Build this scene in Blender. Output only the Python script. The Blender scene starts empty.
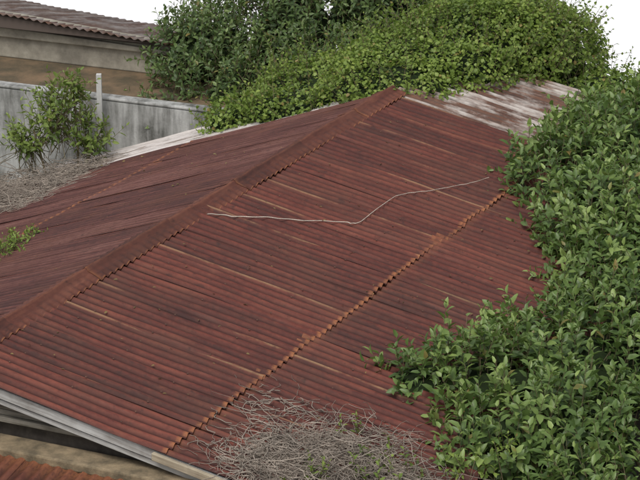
import bpy, math
import numpy as np
rng=np.random.default_rng(7)
th=math.atan(840/2500); S_,C_=math.sin(th),math.cos(th)
dU=np.array([.4213,.9069,0.]); dV=np.array([.9069,-.4213,0.]); A=np.array([-3.78,23.31,0.])
RZ=4.0; TPN=.20; TPF=.35
UP=np.array([0,0,1.])
def W(u,v,z):
    u=np.asarray(u,float);v=np.asarray(v,float);z=np.asarray(z,float)
    return A+u[...,None]*dU+v[...,None]*dV+z[...,None]*UP
def roofz(v):
    v=np.asarray(v,float)
    return RZ-np.where(v>0,TPN*v,-TPF*v)
def nrm(a): return a/np.maximum(np.linalg.norm(a,axis=-1,keepdims=True),1e-9)

# ---------------------------------------------------------------- materials
def newmat(name):
    m=bpy.data.materials.new(name); m.use_nodes=True
    nt=m.node_tree; nt.nodes.clear()
    o=nt.nodes.new('ShaderNodeOutputMaterial'); b=nt.nodes.new('ShaderNodeBsdfPrincipled')
    nt.links.new(b.outputs[0],o.inputs[0])
    return m,nt,b,o
class NB:
    def __init__(s,nt): s.nt=nt
    def n(s,t,**k):
        x=s.nt.nodes.new(t)
        for a,v in k.items(): setattr(x,a,v)
        return x
    def l(s,a,b): s.nt.links.new(a,b)
    def attr(s,name): return s.n('ShaderNodeAttribute',attribute_name=name)
    def noise(s,vec,scale,detail=4,rough=.6,sx=None):
        if sx is not None:
            mp=s.n('ShaderNodeMapping'); mp.inputs['Scale'].default_value=sx; s.l(vec,mp.inputs[0]); vec=mp.outputs[0]
        t=s.n('ShaderNodeTexNoise'); t.inputs['Scale'].default_value=scale; t.inputs['Detail'].default_value=detail; t.inputs['Roughness'].default_value=rough
        s.l(vec,t.inputs['Vector']); return t.outputs['Fac']
    def ramp(s,f,pts):
        r=s.n('ShaderNodeValToRGB'); e=r.color_ramp.elements
        e[0].position,e[0].color=pts[0][0],(*pts[0][1],1); e[1].position,e[1].color=pts[-1][0],(*pts[-1][1],1)
        for p,cc in pts[1:-1]:
            k=e.new(p); k.color=(*cc,1)
        s.l(f,r.inputs[0]); return r.outputs[0]
    def g(s,f,a,b):
        return s.ramp(f,[(a,(0,0,0)),(b,(1,1,1))])
    def mix(s,f,a,b,mode='MIX'):
        m=s.n('ShaderNodeMix',data_type='RGBA',blend_type=mode)
        for v,i in ((f,0),(a,6),(b,7)):
            if isinstance(v,(int,float)): m.inputs[i].default_value=v
            elif isinstance(v,tuple): m.inputs[i].default_value=(*v,1)
            else: s.l(v,m.inputs[i])
        return m.outputs[2]
    def math(s,op,a,b=0.,clamp=False):
        m=s.n('ShaderNodeMath',operation=op); m.use_clamp=clamp
        for v,i in ((a,0),(b,1)):
            if isinstance(v,(int,float)): m.inputs[i].default_value=v
            else: s.l(v,m.inputs[i])
        return m.outputs[0]
    def bump(s,f,st,dist,b):
        x=s.n('ShaderNodeBump'); x.inputs['Strength'].default_value=st; x.inputs['Distance'].default_value=dist
        s.l(f,x.inputs['Height']); s.l(x.outputs[0],b.inputs['Normal'])

def mat_rust(name,dark,midc,light,pale=0.0,th0=.40,th1=.56,palec=(.62,.57,.54),grime_shade=.75):
    m,nt,b,o=newmat(name); q=NB(nt)
    uv=q.attr('rv').outputs['Vector']           # (u,v,height)
    tone=q.attr('tone'); sp=q.n('ShaderNodeSeparateColor'); q.l(tone.outputs['Color'],sp.inputs[0])
    sx=q.n('ShaderNodeSeparateXYZ'); q.l(uv,sx.inputs[0])
    streak=q.noise(uv,1,6,.65,(11,.45,0))
    blot=q.noise(uv,1.3,6,.70,(1.3,.8,0))
    crest=q.noise(uv,1,2,.5,(7.1,.5,0))
    fine=q.noise(uv,26,5,.7,(1,.5,0))
    f=q.math('ADD',q.math('MULTIPLY',streak,.50),q.math('MULTIPLY',blot,.50))
    f=q.math('ADD',f,q.math('MULTIPLY',q.math('SUBTRACT',sp.outputs[0],.5),.15))
    f=q.math('ADD',f,q.math('MULTIPLY',q.math('SUBTRACT',fine,.5),.36))
    f=q.math('ADD',f,q.math('MULTIPLY',q.math('SUBTRACT',crest,.5),.22))
    col=q.ramp(f,[(.34,dark),(.5,midc),(.66,light)])
    # patches of browner, older rust
    br=q.g(q.noise(uv,.8,6,.72,(1.2,.8,0)),.47,.62)
    col=q.mix(q.math('MULTIPLY',br,.50),col,(.112,.046,.030))
    # brighter orange bloom
    ob_=q.g(q.noise(uv,1,7,.75,(4.0,1.7,0)),.54,.68)
    col=q.mix(q.math('MULTIPLY',ob_,.36),col,(.21,.078,.042))
    # chalky, faded paint
    ch=q.g(q.noise(uv,1,6,.7,(6.0,.8,0)),.56,.74)
    col=q.mix(q.math('MULTIPLY',ch,.28),col,(.23,.115,.09))
    # dirt plus shade painted into the valleys, for stronger corrugation contrast
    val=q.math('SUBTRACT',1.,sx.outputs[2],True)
    val=q.math('MULTIPLY',q.math('POWER',val,1.3),q.ramp(blot,[(.3,(grime_shade*.75,)*3),(.65,(grime_shade,)*3)]))
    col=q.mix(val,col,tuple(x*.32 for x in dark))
    # fresh orange rust close to sheet ends
    ed=q.math('MULTIPLY',sp.outputs[1],q.g(fine,.3,.55))
    col=q.mix(q.math('MULTIPLY',ed,.85),col,(.33,.13,.05))
    # pale edge where a side lap has lost its paint
    sd=q.math('MULTIPLY',sp.outputs[2],q.g(q.noise(uv,1,5,.7,(3,1.3,0)),.42,.56))
    col=q.mix(q.math('MULTIPLY',sd,.75),col,(.33,.21,.11))
    # black mould specks
    mk=q.g(q.noise(uv,9,6,.75,(1,.6,0)),.56,.68)
    col=q.mix(q.math('MULTIPLY',mk,.65),col,(.025,.013,.011))
    if pale:
        pk=q.g(q.noise(uv,1,6,.68,(3.5,.9,0)),th0,th1)
        col=q.mix(q.math('MULTIPLY',pk,pale),col,palec)
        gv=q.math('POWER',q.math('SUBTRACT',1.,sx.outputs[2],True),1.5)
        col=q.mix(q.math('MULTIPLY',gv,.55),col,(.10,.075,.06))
    q.l(col,b.inputs['Base Color']); b.inputs['Roughness'].default_value=.66
    b.inputs['Specular IOR Level'].default_value=.28
    q.bump(fine,.4,.005,b)
    return m
def mat_stain(name,base,dirt,streaky=True,amt=.7,sc=1.0,rough=.9):
    m,nt,b,o=newmat(name); q=NB(nt)
    tc=q.n('ShaderNodeTexCoord').outputs['Object']
    st=q.noise(tc,1,5,.65,(5*sc,5*sc,.8*sc) if streaky else (2*sc,2*sc,2*sc))
    bl=q.noise(tc,1.4*sc,6,.7)
    fn=q.noise(tc,30*sc,4,.7)
    f=q.math('ADD',q.math('MULTIPLY',st,.6),q.math('MULTIPLY',bl,.4))
    col=q.mix(q.math('MULTIPLY',q.g(f,.40,.60),amt),base,dirt)
    col=q.mix(q.math('MULTIPLY',q.g(fn,.4,.7),.25),col,tuple(x*.55 for x in base))
    q.l(col,b.inputs['Base Color']); b.inputs['Roughness'].default_value=rough
    q.bump(fn,.5,.01,b); return m
def mat_wood(name,a,bc):
    m,nt,b,o=newmat(name); q=NB(nt)
    tc=q.attr('gv').outputs['Vector']
    st=q.noise(tc,1,6,.7,(1.5,30,30)); bl=q.noise(tc,3,4,.6)
    f=q.math('ADD',q.math('MULTIPLY',st,.6),q.math('MULTIPLY',bl,.4))
    q.l(q.ramp(f,[(.34,bc),(.6,a)]),b.inputs['Base Color']); b.inputs['Roughness'].default_value=.85
    q.bump(st,.5,.006,b); return m
def mat_leaf(name,c0,c1,c2,gloss=.45,trans=.25):
    m,nt,b,o=newmat(name); q=NB(nt)
    t=q.attr('tone'); sp=q.n('ShaderNodeSeparateColor'); q.l(t.outputs['Color'],sp.inputs[0])
    col=q.ramp(sp.outputs[0],[(0.,c0),(.5,c1),(1.,c2)])
    col=q.mix(q.math('MULTIPLY',sp.outputs[2],1.),col,(.26,.19,.06))   # yellowing leaves
    geo=q.n('ShaderNodeNewGeometry')
    col=q.mix(q.math('MULTIPLY',geo.outputs['Backfacing'],.35),col,tuple(min(1,x*1.5+.02) for x in c1))
    q.l(col,b.inputs['Base Color']); b.inputs['Roughness'].default_value=gloss
    tr=q.n('ShaderNodeBsdfTranslucent'); q.l(q.mix(.5,col,(.20,.29,.04)),tr.inputs[0])
    mx=q.n('ShaderNodeMixShader'); mx.inputs[0].default_value=trans
    q.l(b.outputs[0],mx.inputs[1]); q.l(tr.outputs[0],mx.inputs[2]); q.l(mx.outputs[0],o.inputs[0])
    return m
def mat_plain(name,col,rough=.8,var=.4,sc=8):
    m,nt,b,o=newmat(name); q=NB(nt)
    tc=q.n('ShaderNodeTexCoord').outputs['Object']
    f=q.noise(tc,sc,5,.65)
    q.l(q.ramp(f,[(.3,tuple(x*(1-var) for x in col)),(.7,tuple(min(1,x*(1+var*.5)) for x in col))]),b.inputs['Base Color'])
    b.inputs['Roughness'].default_value=rough; b.inputs['Specular IOR Level'].default_value=.2; return m

M_red=mat_rust('rusty_red_sheet',(.050,.016,.013),(.112,.029,.020),(.185,.053,.034),grime_shade=.88)
M_far=mat_rust('rusty_far_sheet',(.060,.026,.023),(.110,.042,.034),(.18,.082,.066),grime_shade=.97)
M_pale=mat_rust('bare_zinc_sheet',(.07,.035,.025),(.15,.070,.042),(.25,.15,.10),pale=.9,th0=.46,th1=.60,palec=(.50,.46,.42))
M_nb=mat_rust('neighbour_sheet',(.06,.036,.028),(.11,.070,.052),(.18,.13,.10),pale=.6,th0=.44,th1=.62,palec=(.34,.32,.30))
M_white=mat_rust('whitened_sheet',(.25,.21,.18),(.45,.42,.39),(.6,.58,.55),pale=.8)
M_cap=mat_rust('rusty_ridge_cap',(.052,.020,.015),(.102,.034,.023),(.16,.060,.038))
M_conc=mat_stain('weathered_render',(.44,.44,.42),(.06,.06,.05),True,.92)
M_beige=mat_stain('beige_render',(.38,.35,.28),(.13,.115,.09),False,.8)
M_slab=mat_stain('mossy_slab',(.19,.125,.07),(.05,.045,.025),False,.9)
M_ledge=mat_stain('dirty_ledge',(.30,.23,.14),(.08,.065,.04),False,.9,2.5)
M_gw=mat_plain('dark_wall',(.07,.06,.05))
M_wood=mat_wood('weathered_board',(.50,.50,.48),(.17,.15,.13))
M_wood2=mat_wood('old_timber',(.44,.38,.27),(.17,.13,.09))
M_wood3=mat_wood('grey_slat',(.28,.26,.22),(.09,.08,.06))
M_twig=mat_plain('dead_twig',(.33,.28,.23),.9,.5,3)
M_stem=mat_plain('stem',(.17,.14,.08),.8)
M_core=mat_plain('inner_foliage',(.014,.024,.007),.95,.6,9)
M_wire=mat_plain('wire_metal',(.55,.48,.40),.7)
M_leafR=mat_leaf('shrub_leaf',(.045,.085,.022),(.115,.185,.048),(.27,.36,.10),.45,.28)
M_leafV=mat_leaf('vine_leaf',(.065,.110,.018),(.170,.250,.040),(.31,.39,.085),.55,.34)
M_leafB=mat_leaf('back_shrub_leaf',(.035,.065,.020),(.090,.145,.042),(.19,.26,.08),.5,.25)
M_leafL=mat_leaf('sapling_leaf',(.07,.115,.02),(.18,.25,.05),(.30,.38,.10),.5,.34)

# ---------------------------------------------------------------- helpers
def empty(name,loc=(0,0,0)):
    e=bpy.data.objects.new(name,None); bpy.context.collection.objects.link(e); e.empty_display_size=.3; return e
def mkobj(name,V,F,mat,parent=None,smooth=False):
    me=bpy.data.meshes.new(name)
    V=np.asarray(V,np.float32)
    if isinstance(F,np.ndarray):
        k=F.shape[1]; n=len(F)
        me.vertices.add(len(V)); me.vertices.foreach_set('co',V.ravel())
        me.loops.add(n*k); me.loops.foreach_set('vertex_index',F.astype(np.int32).ravel())
        me.polygons.add(n); me.polygons.foreach_set('loop_start',np.arange(0,n*k,k,dtype=np.int32))
        me.polygons.foreach_set('loop_total',np.full(n,k,dtype=np.int32))
        me.update(calc_edges=True)
    else: me.from_pydata(V.tolist(),[],F); me.update()
    if smooth: me.polygons.foreach_set('use_smooth',np.ones(len(me.polygons),dtype=bool))
    me.materials.append(mat)
    ob=bpy.data.objects.new(name,me); bpy.context.collection.objects.link(ob)
    if parent: ob.parent=parent
    return ob
def setattr3(ob,name,data,typ='FLOAT_VECTOR'):
    a=ob.data.attributes.new(name,typ,'POINT')
    data=np.asarray(data,np.float32)
    if typ=='FLOAT_COLOR': data=np.concatenate([data,np.ones((len(data),1),np.float32)],1); a.data.foreach_set('color',data.ravel())
    else: a.data.foreach_set('vector',data.ravel())
def box_pts(p0,p1,width_dir,w,h_dir,h):
    a=[p0,p0+width_dir*w,p0+width_dir*w+h_dir*h,p0+h_dir*h]; b=[x+(p1-p0) for x in a]
    return a+b,[(0,1,2,3),(7,6,5,4),(0,4,5,1),(1,5,6,2),(2,6,7,3),(3,7,4,0)]
def beam(name,p0,p1,wd,w,hd,h,mat,parent,bev=.006):
    V,F=box_pts(np.array(p0,float),np.array(p1,float),wd,w,hd,h)
    ob=mkobj(name,V,F,mat,parent)
    L=np.linalg.norm(np.array(p1)-np.array(p0)); off=rng.uniform(0,50)
    g=np.array([[0+off,0,0],[off,w,0],[off,w,h],[off,0,h],[L+off,0,0],[L+off,w,0],[L+off,w,h],[L+off,0,h]])
    setattr3(ob,'gv',g)
    if bev:
        m=ob.modifiers.new('b','BEVEL'); m.width=bev; m.segments=2
    return ob
def tubes(name,paths,rad,mat,parent=None,k=3):
    P=np.asarray(paths); n,m,_=P.shape
    T=nrm(np.gradient(P,axis=1)); ref=nrm(rng.normal(size=(n,1,3))); X=nrm(np.cross(T,ref)); Y=np.cross(T,X)
    r=np.full((n,m),rad) if np.ndim(rad)==0 else np.repeat(np.asarray(rad,float)[:,None],m,1)
    r=r*np.linspace(1,.5,m)[None]
    an=np.arange(k)*2*math.pi/k
    V=P[:,:,None,:]+r[:,:,None,None]*(np.cos(an)[None,None,:,None]*X[:,:,None,:]+np.sin(an)[None,None,:,None]*Y[:,:,None,:])
    idx=np.arange(n*m*k).reshape(n,m,k)
    a=idx[:,:-1,:];b=idx[:,1:,:]
    F=np.stack([a,np.roll(a,-1,2),np.roll(b,-1,2),b],-1).reshape(-1,4)
    return mkobj(name,V.reshape(-1,3),F,mat,parent,True)

# ---------------------------------------------------------------- corrugated sheets
PITCH=.14; SW=5*PITCH
def sheets(name,u0,u1,v0,v1,sign,mat,parent,seed,lift=0.,endlift=False,amp=.021,side_p=.3,frame=None,step=.004):
    r=np.random.default_rng(seed); Vs=[];Fs=[];RV=[];TN=[];off=0
    n=int(math.ceil((u1-u0)/SW-1e-6))
    for i in range(n):
        a=u0+i*SW-.03; b=min(u0+(i+1)*SW+.02,u1+.01)
        nc=max(6,int(round((b-a)/PITCH*10)))+1; nr=15
        us=np.linspace(a,b,nc); e1=v1+r.normal(0,.014); e0=v0
        vs=np.concatenate([np.linspace(e0,e1-.06,nr-3),[e1-.035,e1-.015,e1]])
        U,Vv=np.meshgrid(us,vs,indexing='ij')
        hgt=.5+.5*np.cos(2*math.pi*U/PITCH)
        wob=.006*np.sin(U*1.7+seed)+.006*np.sin(Vv*2.3+i)+.005*np.sin(U*5.1+Vv*3.+seed)
        z=amp*(2*hgt-1)+wob+lift+(i%2)*step+r.normal(0,step*.35)
        z=z+r.normal(0,step)*(Vv-v0)/(v1-v0)
        for _ in range(2): z=z-r.uniform(.003,.012)*np.exp(-((U-r.uniform(a,b))/.10)**2-((Vv-r.uniform(v0,v1))/.18)**2)
        if endlift: z=z+.006*np.clip((Vv-(e1-.25))/.25,0,1)**2
        un=U+r.normal(0,.003)*Vv
        if frame is None: Z=(RZ-(TPN if sign>0 else TPF)*Vv)+z; P=W(un,sign*Vv,Z)
        else: P=frame(un,Vv,z)
        if endlift: edge=np.clip((Vv-(e1-.055))/.03,0,1)*(hgt>.25)*r.uniform(.5,1)
        else: edge=np.clip((v0+.22-Vv)/.12,0,1)*.5
        side=np.zeros_like(U)
        if r.random()<side_p: side[-2:,:]=.85*r.uniform(.3,1)
        tone=np.full_like(U,r.random())
        idx=np.arange(U.size).reshape(U.shape)+off
        F=np.stack([idx[:-1,:-1],idx[1:,:-1],idx[1:,1:],idx[:-1,1:]],-1).reshape(-1,4)
        if sign<0: F=F[:,::-1]
        Vs.append(P.reshape(-1,3));Fs.append(F)
        RV.append(np.stack([U+seed*3.3,Vv,hgt],-1).reshape(-1,3)); TN.append(np.stack([tone,edge,side],-1).reshape(-1,3)); off+=U.size
    ob=mkobj(name,np.concatenate(Vs),np.concatenate(Fs),mat,parent,True)
    setattr3(ob,'rv',np.concatenate(RV)); setattr3(ob,'tone',np.concatenate(TN),'FLOAT_COLOR'); return ob

house=empty('rusty_roof_house')
UE=11.25; LAP=2.56
sheets('near_slope_lower_sheets',-.02,UE,LAP-.15,5.1,1,M_red,house,3,lift=0,side_p=.35)
sheets('near_slope_upper_sheets',-.02,UE,.0,LAP,1,M_red,house,5,lift=.013,endlift=True,side_p=.55)
sheets('far_slope_sheets',-2.5,UE,.0,3.1,-1,M_far,house,8,lift=.012,endlift=True,amp=.013,step=.0015,side_p=.15)
sheets('far_slope_lower_sheets',-2.5,UE,2.95,6.2,-1,M_far,house,9,amp=.013,step=.0015,side_p=.15)
sheets('bare_sheets_near_slope',UE+.04,13.9,.0,5.0,1,M_pale,house,12,lift=-.02,side_p=.2)
sheets('bare_sheets_far_slope',UE+.04,13.9,.0,6.0,-1,M_white,house,14,lift=-.02)
def ridge_cap():
    Vs=[];Fs=[];RV=[];TN=[];off=0; r=np.random.default_rng(2)
    cuts=np.arange(-2.5,11.6,1.8)
    for i in range(len(cuts)):
        a=cuts[i]-.05; b=min(cuts[i]+1.8+.05,UE+.12)
        if b<=a: continue
        us=np.linspace(a,b,int((b-a)/PITCH*8)); prof=[-.24,-.225,-.12,-.045,-.025,0,.025,.045,.11,.185,.20]
        cap=[0,.008,.02,.03,.052,.062,.052,.03,.02,.008,0]
        U,Pv=np.meshgrid(us,np.array(prof),indexing='ij'); Hh=np.broadcast_to(np.array(cap),U.shape)
        w=np.clip((np.abs(Pv)-.10)/.10,0,1)
        hg=.5+.5*np.cos(2*math.pi*U/PITCH)
        am=np.where(Pv>0,.021,.013)
        z=roofz(Pv)+Hh+.030+(i%2)*.006+ w*(am*(2*hg-1)*.9-.008)+.005*np.sin(U*3)+.003*np.sin(U*11+Pv*9)
        P=W(U,Pv+w*np.sign(Pv)*.012*hg+.006*np.sin(U*1.3),z)
        edge=(w>.95)*(hg>.2)*(Pv>0)*r.uniform(.7,1)+ (np.abs(Pv)<.01)*.2+np.clip((a+.06-U)/.03,0,1)*.4
        idx=np.arange(U.size).reshape(U.shape)+off
        Fs.append(np.stack([idx[:-1,:-1],idx[1:,:-1],idx[1:,1:],idx[:-1,1:]],-1).reshape(-1,4)[:,::-1]); Vs.append(P.reshape(-1,3))
        RV.append(np.stack([Pv*1.0,U*.6,.6+.4*hg*w+.4*(1-w)],-1).reshape(-1,3)); t=r.random()
        TN.append(np.stack([np.full_like(U,t),edge,np.zeros_like(U)],-1).reshape(-1,3)); off+=U.size
    ob=mkobj('ridge_cap',np.concatenate(Vs),np.concatenate(Fs),M_cap,house,True)
    setattr3(ob,'rv',np.concatenate(RV)); setattr3(ob,'tone',np.concatenate(TN),'FLOAT_COLOR')
ridge_cap()
def nails():
    V=[];F=[]
    def add(u,v):
        z=float(roofz(v))+(.034 if v>0 else .027)+ (.013 if 0<v<LAP else 0); c=W(u,v,z); r=.013; o=len(V)
        for k in range(6): V.append(c+r*np.array([math.cos(k*1.047),math.sin(k*1.047),0]))
        V.append(c+UP*.012)
        for k in range(6): F.append((o+k,o+(k+1)%6,o+6))
    for v in (.55,1.25,1.95,3.2,3.9,4.6,-.8,-1.7,-2.6,-3.5,-4.4):
        for k in range(1,81,2):
            if rng.random()<.85: add(k*PITCH+rng.normal(0,.005),v+rng.normal(0,.02))
    mkobj('roofing_nails',V,F,mat_plain('nail_head',(.10,.05,.035),.6),house)
nails()
def vz(v,dz): return float(roofz(v))+dz
n_=-dU
beam('barge_board',W(.03,.0,vz(0,-.15)),W(.03,5.05,vz(5.05,-.15)),n_,.03,UP,.105,M_wood,house)
beam('barge_board_far',W(.03,-6.1,vz(-6.1,-.15)),W(.03,-.03,vz(-.03,-.15)),n_,.03,UP,.105,M_wood,house)
beam('lower_board',W(.06,.1,vz(0,-.255)),W(.04,3.3,vz(3.3,-.215)),n_,.025,UP,.055,M_wood,house)
beam('verge_rafter',W(-.05,2.42,vz(2.42,-.10)),W(-.05,4.9,vz(4.9,-.09)),n_,.05,UP,.075,M_wood2,house)
gw=[W(.25,-6,0),W(.25,5,0),W(.25,5,vz(5,-.2)),W(.25,0,vz(0,-.2)),W(.25,-6,vz(-6,-.2))]
back=[p+dU*13.5 for p in gw]
mkobj('walls',gw+back,[(0,1,2,3,4),(9,8,7,6,5),(0,5,6,1),(1,6,7,2),(4,9,5,0)],M_gw,house)
for i in range(5):
    zz=3.72-i*.075
    beam('gable_slat_%d'%i,W(.22,-3,zz+rng.normal(0,.01)),W(.22,(4-zz)/.2-1.0+rng.uniform(-.5,.3),zz-.035+rng.normal(0,.012)),n_,.04+.05*rng.random(),UP,.055,M_wood3,house)
beam('gable_ledge',W(.2,-6,3.20),W(.2,4.2,3.13),n_,.34,UP,.10,M_ledge,house,.02)
beam('gable_lower_ledge',W(.2,-6,3.02),W(.2,4.2,2.95),n_,.30,UP,.15,M_ledge,house,.02)
sheets('lean_to_roof_sheets',-6,4.3,0,3.2,1,M_cap,house,21,amp=.013,frame=lambda u,v,z: W(-.13-v,u,3.19-.008*u-.20*v+z))
lw=[W(-.3,-5.8,0),W(-3.1,-5.8,0),W(-3.1,4.1,0),W(-.3,4.1,0),W(-.3,-5.8,2.95),W(-3.1,-5.8,2.3),W(-3.1,4.1,2.3),W(-.3,4.1,2.95)]
mkobj('lean_to_walls',lw,[(0,4,5,1),(1,5,6,2),(2,6,7,3),(4,7,6,5)],M_beige,house)

# ---------------------------------------------------------------- leaves
LT=np.array([[0,0,0],[.35,-.5,.10],[.38,0,0],[.35,.5,.10],[.75,-.34,.04],[.78,0,-.04],[.75,.34,.04],[1,0,-.12]])
def leaves(name,P,D,N,L,Wd,tone,mat,parent):
    n=len(P); D=nrm(D); S=nrm(np.cross(N,D)); N=np.cross(D,S)
    V=P[:,None]+D[:,None]*(LT[None,:,0:1]*L[:,None,None])+S[:,None]*(LT[None,:,1:2]*(L*Wd)[:,None,None])+N[:,None]*(LT[None,:,2:3]*L[:,None,None])
    base=(np.arange(n)*8)[:,None,None]
    t3=np.array([(0,1,2),(0,2,3),(4,7,5),(5,7,6),(1,4,5),(1,5,2),(2,5,6),(2,6,3)])
    F=(base+t3[None]).reshape(-1,3)
    ob=mkobj(name,V.reshape(-1,3),F,mat,parent)
    setattr3(ob,'tone',np.repeat(tone,8,axis=0),'FLOAT_COLOR'); return ob
def lump(p,s):
    x,y,z=p[...,0],p[...,1],p[...,2]
    return (np.sin(x*s*1.9+np.sin(y*s*1.3)*1.7+.3)+np.sin(y*s*2.3+np.sin(z*s*1.7)*1.5+1.1)+np.sin(z*s*2.7+np.sin(x*s*1.1)*1.9+2.))/3
def blob_points(blobs,density,seed,zmin=-9,down=-.35,ns=1.3,na=.16):
    r=np.random.default_rng(seed); PP=[];NN=[]
    B=np.array(blobs,float)
    for i,b in enumerate(B):
        a=4*math.pi*(((b[3]*b[4])**1.6+(b[3]*b[5])**1.6+(b[4]*b[5])**1.6)/3)**(1/1.6)
        n=int(a*density); s=nrm(r.normal(size=(n,3)))
        R=b[3:6]; nl=nrm(s/R)
        w=R[0]*R[1]*R[2]*np.sqrt(((s/R)**2).sum(1)); keep=r.random(n)<w/w.max(); s=s[keep]; nl=nl[keep]
        loc=s*R; P=b[:3]+loc[:,0:1]*dU+loc[:,1:2]*dV+loc[:,2:3]*UP
        Nn=nl[:,0:1]*dU+nl[:,1:2]*dV+nl[:,2:3]*UP
        P=P+Nn*(lump(P,ns)*na)[:,None]
        ok=(nl[:,2]>down)&(P[:,2]>zmin)
        for j,c in enumerate(B):
            if j==i: continue
            q=P-c[:3]; e=(q@dU/c[3])**2+(q@dV/c[4])**2+(q[:,2]/c[5])**2
            ok&=e>.85
        PP.append(P[ok]);NN.append(Nn[ok])
    return np.concatenate(PP),np.concatenate(NN)
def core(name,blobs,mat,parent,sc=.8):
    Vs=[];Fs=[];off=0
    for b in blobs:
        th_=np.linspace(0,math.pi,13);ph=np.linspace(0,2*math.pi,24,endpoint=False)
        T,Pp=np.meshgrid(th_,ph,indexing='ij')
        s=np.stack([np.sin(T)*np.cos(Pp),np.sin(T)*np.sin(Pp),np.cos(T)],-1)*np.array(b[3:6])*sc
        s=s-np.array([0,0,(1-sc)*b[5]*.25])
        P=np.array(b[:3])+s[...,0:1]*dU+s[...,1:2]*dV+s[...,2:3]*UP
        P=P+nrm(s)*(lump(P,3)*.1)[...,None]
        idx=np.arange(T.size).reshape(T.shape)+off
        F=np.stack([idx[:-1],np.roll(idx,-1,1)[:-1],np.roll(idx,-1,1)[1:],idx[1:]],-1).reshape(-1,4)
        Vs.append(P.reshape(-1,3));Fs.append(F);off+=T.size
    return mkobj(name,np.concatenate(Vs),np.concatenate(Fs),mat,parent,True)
def B(u,v,z,ru,rv,rz):
    p=W(u,v,z); return (p[0],p[1],p[2],ru,rv,rz)
def shoot_bush(name,blobs,density,mat,seed,LL=(.08,.115),wr=.46,k=11,sl=(.22,.5),up=.7,zmin=-9,gap=.0,csc=.72,twig=True,down=-.2,par=None,sink=.6,suffix='',jit=0.):
    r=np.random.default_rng(seed); par=par or empty(name)
    P,N=blob_points(blobs,density,seed,zmin,down)
    dens=lump(P,2.2)*.5+lump(P,5.1)*.5+r.normal(0,.2,len(P))
    ok=dens>-.55+gap
    P=P[ok];N=N[ok];dens=dens[ok]
    n=len(P); ax=nrm(N*(.9)+UP*up+r.normal(0,.35,(n,3)))
    l=r.uniform(*sl,n)*np.where(r.random(n)<.12,1.5,1.0)
    P=P-ax*(l*sink)[:,None]-N*r.uniform(0,.25,n)[:,None]*(sink/.6)+N*(dens*jit)[:,None]
    ref=nrm(r.normal(size=(n,3))); X=nrm(np.cross(ax,ref)); Y=np.cross(ax,X)
    stone=np.clip(.42+.30*dens+r.normal(0,.15,n),0,1)
    LP=[];LD=[];LN=[];Ll=[];LTn=[]
    for j in range(k):
        t=(j+.7)/k; a=j*2.4+r.uniform(0,.6,n); fi=np.radians(85-48*t+r.normal(0,12,n))
        out=np.cos(a)[:,None]*X+np.sin(a)[:,None]*Y
        D=nrm(ax*np.cos(fi)[:,None]+out*np.sin(fi)[:,None]-UP*.15*(1-t)+r.normal(0,.12,(n,3)))
        p=P+ax*(l*(.15+.85*t))[:,None]
        LP.append(p);LD.append(D);LN.append(nrm(ax-D*(ax*D).sum(1,keepdims=True)+r.normal(0,.15,(n,3))))
        Ll.append(r.uniform(*LL,n)*(1.0-.35*max(0,t-.75)/.25))
        tn=np.clip(stone+.36*(t-.55)+r.normal(0,.09,n),0,1)
        yl=(r.random(n)<.015)*r.uniform(.4,1,n)
        LTn.append(np.stack([tn,tn,yl],-1))
    leaves('leaves'+suffix,np.concatenate(LP),np.concatenate(LD),np.concatenate(LN),np.concatenate(Ll),np.full(n*k,wr)*r.uniform(.8,1.2,n*k),np.concatenate(LTn),mat,par)
    if twig:
        path=np.stack([P-ax*.25-UP*.05,P,P+ax*(l*.5)[:,None],P+ax*l[:,None]],1)
        tubes('twigs'+suffix,path,.006,M_stem,par)
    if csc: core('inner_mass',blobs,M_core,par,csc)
    return par
def trunks(par,bases,tops,r0):
    paths=[]
    for b,t in zip(bases,tops):
        b=np.array(b,float);t=np.array(t,float); s=np.linspace(0,1,9)[:,None]
        p=b+(t-b)*s; p[:,0]+=.08*np.sin(s[:,0]*5+b[1]); p[:,1]+=.08*np.sin(s[:,0]*4+b[0]); paths.append(p)
    tubes('trunk_and_limbs',np.array(paths),r0,M_stem,par,8)
def vine_mass(name,blobs,density,mat,seed,LL=(.05,.085),zmin=-9,csc=.86,down=-.25,depth=.16,wr=.85,par=None):
    r=np.random.default_rng(seed); par=par or empty(name)
    P,N=blob_points(blobs,density,seed,zmin,down,1.6,.16)
    cl=lump(P,4.3)*.5+lump(P,9.7)*.5
    n=len(P); P=P+N*(cl*.11-r.exponential(depth*.5,n)+.03)[:,None]+r.normal(0,.025,(n,3))
    nn=nrm(N*.6+UP*.7+r.normal(0,.6,(n,3))); D=nrm(np.cross(nn,nrm(r.normal(size=(n,3))))-UP*.25)
    tn=np.clip(.5+.30*cl+.20*lump(P,1.1)+r.normal(0,.18,n),0,1)
    yl=(r.random(n)<.05)*r.uniform(.3,1,n)
    leaves('leaves',P,D,nn,r.uniform(*LL,n),np.full(n,wr),np.stack([tn,tn,yl],-1),mat,par)
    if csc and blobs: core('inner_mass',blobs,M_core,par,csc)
    return par
def twig_tangle(n,u,v,hfun,seed,L=(.3,.9),m=9,curl=.5,edgefun=None):
    r=np.random.default_rng(seed)
    uu=r.uniform(*u,n);vv=r.uniform(*v,n)
    if edgefun is not None:
        ok=r.random(n)<edgefun(uu,vv); uu=uu[ok];vv=vv[ok];n=len(uu)
    P=W(uu,vv,hfun(uu,vv)*r.random(n)+roofz(vv)+.03)
    D=nrm(r.normal(size=(n,3))*np.array([1,1,.12])); step=r.uniform(*L,n)/m; pts=[P]
    for j in range(m-1):
        D=nrm(D+r.normal(0,curl,(n,3))*np.array([1,1,.35])-UP*.10); P=P+D*step[:,None]
        vl=(P-A)@dV; P[:,2]=np.maximum(P[:,2],roofz(vl)+.02); pts.append(P)
    return np.stack(pts,1)

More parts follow.
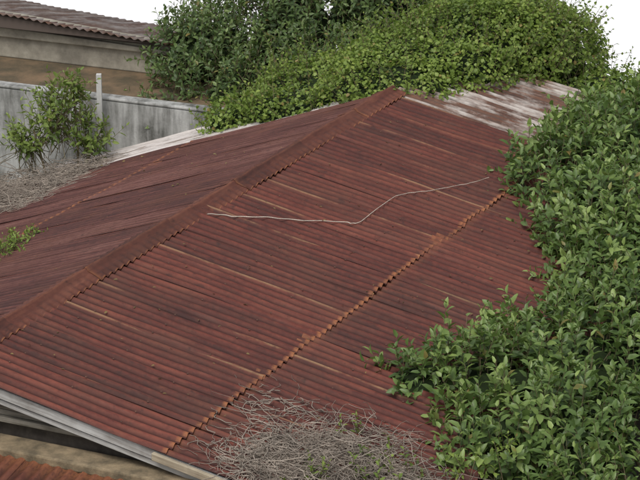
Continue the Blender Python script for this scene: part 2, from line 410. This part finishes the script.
RB=[B(12.4,3.9,3.45,1.2,1.5,.75),B(11.2,3.6,3.4,1.3,1.35,.72),B(9.9,3.5,3.35,1.2,1.25,.70),B(8.7,4.3,3.2,1.2,1.2,.75),
    B(7.5,5.1,3.1,1.4,1.45,.8),B(6.1,5.7,2.95,1.4,1.4,.85),B(4.9,5.1,2.95,1.2,1.25,.65),B(3.9,4.4,3.05,.95,.95,.45),
    B(3.3,3.75,3.2,.5,.5,.25),B(2.6,4.9,2.95,.7,.7,.4),
    B(3.3,5.5,2.85,1.1,1.1,.6),B(2.1,6.6,2.5,1.3,1.2,.85),B(4.2,7.0,2.7,1.6,1.4,.9),B(10.3,6.0,3.1,2.2,1.8,.8),B(7.3,7.4,2.7,2.4,1.5,.9),B(.8,7.6,1.9,1.4,1.3,.9),B(13.3,5.4,2.95,1.5,1.6,.85)]
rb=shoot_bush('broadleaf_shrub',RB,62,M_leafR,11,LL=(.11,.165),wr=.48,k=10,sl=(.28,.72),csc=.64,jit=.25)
trunks(rb,[W(u,7.0,0) for u in (1.5,3.2,5,7,9,11,12.8)],[W(u,6.2,2.8) for u in (1.7,3.4,5.2,7.1,9.1,10.9,12.6)],.09)
BB=[(-1.6,39.0,3.0,1.0,.9,1.0),(-.4,39.6,3.3,1.2,1.0,1.1),(.9,39.8,3.6,1.2,1.1,1.1),(2.0,39.8,3.3,1.1,1.1,1.2),(-.9,38.0,2.6,1.1,1.0,.95),(.4,38.2,2.7,1.3,1.0,1.0),(-2.0,37.5,2.45,.75,.8,.9),(-2.0,38.3,3.3,.7,.6,.7),(-1.3,37.5,2.8,.8,.7,.75)]
bb=shoot_bush('background_shrub',BB,60,M_leafB,12,LL=(.09,.13),k=10,sl=(.3,.8),up=.5,csc=.66,jit=.2)
trunks(bb,[(-1.4,38.9,0),(-.2,39.4,0),(1.2,39.6,0)],[(-1.5,38.9,3),(-.3,39.4,3.3),(1.3,39.6,3.4)],.1)
VB=[B(12.2,-.3,3.75,.95,1.1,.42),B(12.0,-1.5,3.35,.7,1.1,.36),B(12.2,-2.6,2.95,.5,.8,.30),B(13.3,-.2,3.85,1.2,1.3,.55),B(14.5,.0,3.7,1.5,1.5,.90),B(15.0,.5,3.6,1.4,1.2,1.0),B(14.3,1.9,3.15,1.1,1.1,.60),B(15.0,3.4,2.75,1.3,1.4,.65),B(13.4,-1.8,3.2,1.1,1.3,.55),B(14.3,5.0,2.45,1.4,1.4,.75)]
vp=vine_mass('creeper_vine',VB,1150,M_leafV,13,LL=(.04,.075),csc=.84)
shoot_bush('creeper_vine',VB,26,M_leafV,23,LL=(.05,.085),wr=.7,k=8,sl=(.25,.65),up=.35,csc=0,par=vp,sink=.2,suffix='_shoots',down=0)

SB=[B(11.6,-5.55,2.9,.36,.36,.42),B(11.5,-6.0,2.55,.4,.34,.32),B(11.7,-5.05,2.6,.35,.34,.30),B(11.7,-5.35,3.3,.20,.22,.32)]
sb=shoot_bush('sapling',SB,56,M_leafL,14,LL=(.09,.15),k=8,sl=(.3,.75),wr=.40,csc=0,down=-.5,up=1.0)
trunks(sb,[W(11.6,-5.6,0),W(11.7,-5.5,0),W(11.7,-5.45,1.5)],[W(11.5,-5.9,2.7),W(11.7,-5.3,3.3),W(11.7,-5.05,2.8)],.03)
dv=empty('dead_creeper')
def hb(u,v): return .03+.09*np.exp(-((v-4.3)/1.0)**2-((u-.8)/1.0)**2)
def ef(u,v): 
    q=.5+.5*np.sin(u*6+np.sin(v*4)*2)*np.sin(v*5+1.3)
    return np.clip((1.75-u-.25*np.abs(v-4.2))*1.6,0,1)*(.35+.65*q)
P=twig_tangle(3400,(.1,1.9),(3.2,5.3),hb,31,edgefun=ef)
P2=twig_tangle(380,(.0,1.9),(2.75,4.4),lambda u,v:.03+0*u,32)
P3=twig_tangle(800,(-.9,.6),(4.2,6.6),hb,35)
PT=np.concatenate([P,P2,P3])
tubes('dry_stems',PT,np.random.default_rng(3).uniform(.0025,.007,len(PT)),M_twig,dv)
dl=empty('dead_creeper')
P=twig_tangle(1500,(8.8,11.6),(-6.6,-4.6),lambda u,v:.05+.16*np.clip((-v-4.6)/1.5,0,1),33)
tubes('dry_stems',P,np.random.default_rng(4).uniform(.0025,.007,1500),M_twig,dl)
lp=[B(5.9,-2.9,3.0,.8,.4,.14),B(5.1,-2.8,3.03,.7,.4,.14)]
shoot_bush('climbing_weed',lp,170,M_leafV,15,LL=(.05,.08),k=7,sl=(.1,.25),csc=0,down=-.1)
lp=[B(.35,3.85,3.3,.35,.25,.12),B(1.0,4.5,3.2,.7,.4,.12),B(1.9,5.0,3.1,.5,.4,.15),B(1.7,3.7,3.3,.3,.2,.06)]
shoot_bush('climbing_weed',lp,75,M_leafV,16,LL=(.05,.085),k=6,sl=(.12,.28),csc=0,down=-.1)
r=np.random.default_rng(77); n=190
fu=r.uniform(.2,11,n); fv=np.where(r.random(n)<.7,r.uniform(.2,4.5,n),-r.uniform(.3,4.5,n))
fP=W(fu,fv,roofz(fv)+.035); fn=nrm(r.normal(0,.35,(n,3))+UP)
ft=np.stack([r.uniform(0,1,n)*.3,r.random(n),r.uniform(.3,.8,n)],-1)
leaves('fallen_leaves',fP,nrm(r.normal(size=(n,3))*np.array([1,1,.15])),fn,r.uniform(.025,.055,n),np.full(n,.5),ft,mat_leaf('dry_leaf',(.05,.035,.02),(.12,.09,.04),(.2,.15,.07),.7,.1),None)

# ---------------------------------------------------------------- neighbour building
nb=empty('concrete_building')
def P3d(x,y,z): return np.array([x,y,z],float)
e=nrm(P3d(2.72,-1.2,0)); bk=nrm(P3d(1.2,2.72,0))
F0=P3d(-4.99,37.7,0)
def Lc(a,b,z): return F0+e*a+bk*b+UP*z
def prism(name,a0,a1,b0,b1,z0,z1,mat,bev=.02,tilt=0.):
    t0,t1=-tilt*a0,-tilt*a1
    V=[Lc(a0,b0,z0),Lc(a1,b0,z0),Lc(a1,b1,z0),Lc(a0,b1,z0),Lc(a0,b0,z1+t0),Lc(a1,b0,z1+t1),Lc(a1,b1,z1+t1),Lc(a0,b1,z1+t0)]
    ob=mkobj(name,V,[(3,2,1,0),(4,5,6,7),(0,1,5,4),(1,2,6,5),(2,3,7,6),(3,0,4,7)],mat,nb)
    if bev: m=ob.modifiers.new('b','BEVEL'); m.width=bev; m.segments=2
    return ob
prism('front_wall',-4,4.0,0,.2,0,2.96,M_conc)
prism('wall_coping',-4,4.02,-.015,.22,2.962,3.01,M_conc)
prism('slab',-4,3.7,.222,2.4,2.7,2.94,M_slab,.01)
prism('upper_wall',-4,2.1,1.75,1.95,2.942,3.60,M_beige,tilt=.07)
prism('upper_ledge',-4,2.12,1.66,1.748,3.30,3.44,M_beige,tilt=.035)
sheets('roof_sheets',-4,2.35,0,3.2,1,M_nb,nb,41,amp=.016,frame=lambda u,v,z: F0+u[...,None]*e+(1.45+v)[...,None]*bk+(3.68-.07*u-.22*v+z)[...,None]*UP)
prism('fascia',-4,2.33,1.52,1.56,3.50,3.63,M_nb,.0,tilt=.07)
prism('rear_wall',-4,2.1,4.3,4.5,0,2.7,M_beige)
wp=empty('white_post')
pp=P3d(-3.40,36.75,0)
beam('post',pp,pp+UP*3.42,P3d(1,0,0),.08,P3d(0,1,0),.08,mat_stain('white_paint',(.62,.62,.60),(.3,.29,.26)),wp,.008)

key=np.array([(5.3,.22,.07),(5.6,.5,.05),(6.0,.95,.05),(6.5,1.52,.045),(6.6,1.62,.045),(7.2,1.60,.05),(7.8,1.60,.05),(8.2,1.8,.05),(8.83,2.08,.05),(9.2,2.3,.12)])
t=np.linspace(0,len(key)-1,120); kk=np.stack([np.interp(t,np.arange(len(key)),key[:,i]) for i in range(3)],-1)
kk=np.stack([np.convolve(np.pad(kk[:,i],2,mode='edge'),np.ones(5)/5,'valid') for i in range(3)],-1)
kk[:,0]+=.02*np.sin(t*5)+.01*np.sin(t*13)
wobj=tubes('wire',W(kk[:,0],kk[:,1],roofz(kk[:,1])+kk[:,2])[None],.0065,M_wire,None,5)

# ---------------------------------------------------------------- ground
def sheetobj(name,x0,x1,y0,y1,z,mat):
    return mkobj(name,[(x0,y0,z),(x1,y0,z),(x1,y1,z),(x0,y1,z)],[(0,1,2,3)],mat)
sheetobj('ground',-600,600,-300,900,0,mat_plain('soil',(.10,.10,.05),.95,.5,.8))
sheetobj('white_backdrop',-70,70,43,130,.004,mat_plain('backdrop_white',(.86,.86,.86),.9,.04,.5))  # white sheet added to stand in for the blown-out, unidentified background

# ---------------------------------------------------------------- light, camera
el=math.radians(58); az=math.radians(200)
w=bpy.data.worlds.new('World'); bpy.context.scene.world=w; w.use_nodes=True; nt=w.node_tree
bg=nt.nodes['Background']; sk=nt.nodes.new('ShaderNodeTexSky'); sk.sky_type='NISHITA'; sk.sun_disc=False
sk.sun_elevation=el; sk.sun_rotation=az; sk.dust_density=4
hs=nt.nodes.new('ShaderNodeHueSaturation'); hs.inputs['Saturation'].default_value=.35
nt.links.new(sk.outputs[0],hs.inputs['Color']); nt.links.new(hs.outputs[0],bg.inputs[0]); bg.inputs[1].default_value=.15
sl=bpy.data.lights.new('sun','SUN'); sl.energy=1.5; sl.angle=math.radians(24); sl.color=(1,.98,.95)
so=bpy.data.objects.new('sun',sl); bpy.context.collection.objects.link(so)
import mathutils
dirv=mathutils.Vector((math.sin(az)*math.cos(el),math.cos(az)*math.cos(el),math.sin(el)))
so.rotation_euler=dirv.to_track_quat('Z','Y').to_euler(); so.location=(0,0,30)
cam=bpy.data.cameras.new('camera'); co=bpy.data.objects.new('camera',cam); bpy.context.collection.objects.link(co)
co.location=(0,0,13.12); co.rotation_euler=(math.pi/2-th,0,0); cam.sensor_width=36; cam.lens=36*2500/640; cam.clip_end=3000; cam.clip_start=.5
sc=bpy.context.scene; sc.camera=co; sc.view_settings.view_transform='Standard'; sc.view_settings.look='None'; sc.view_settings.exposure=0
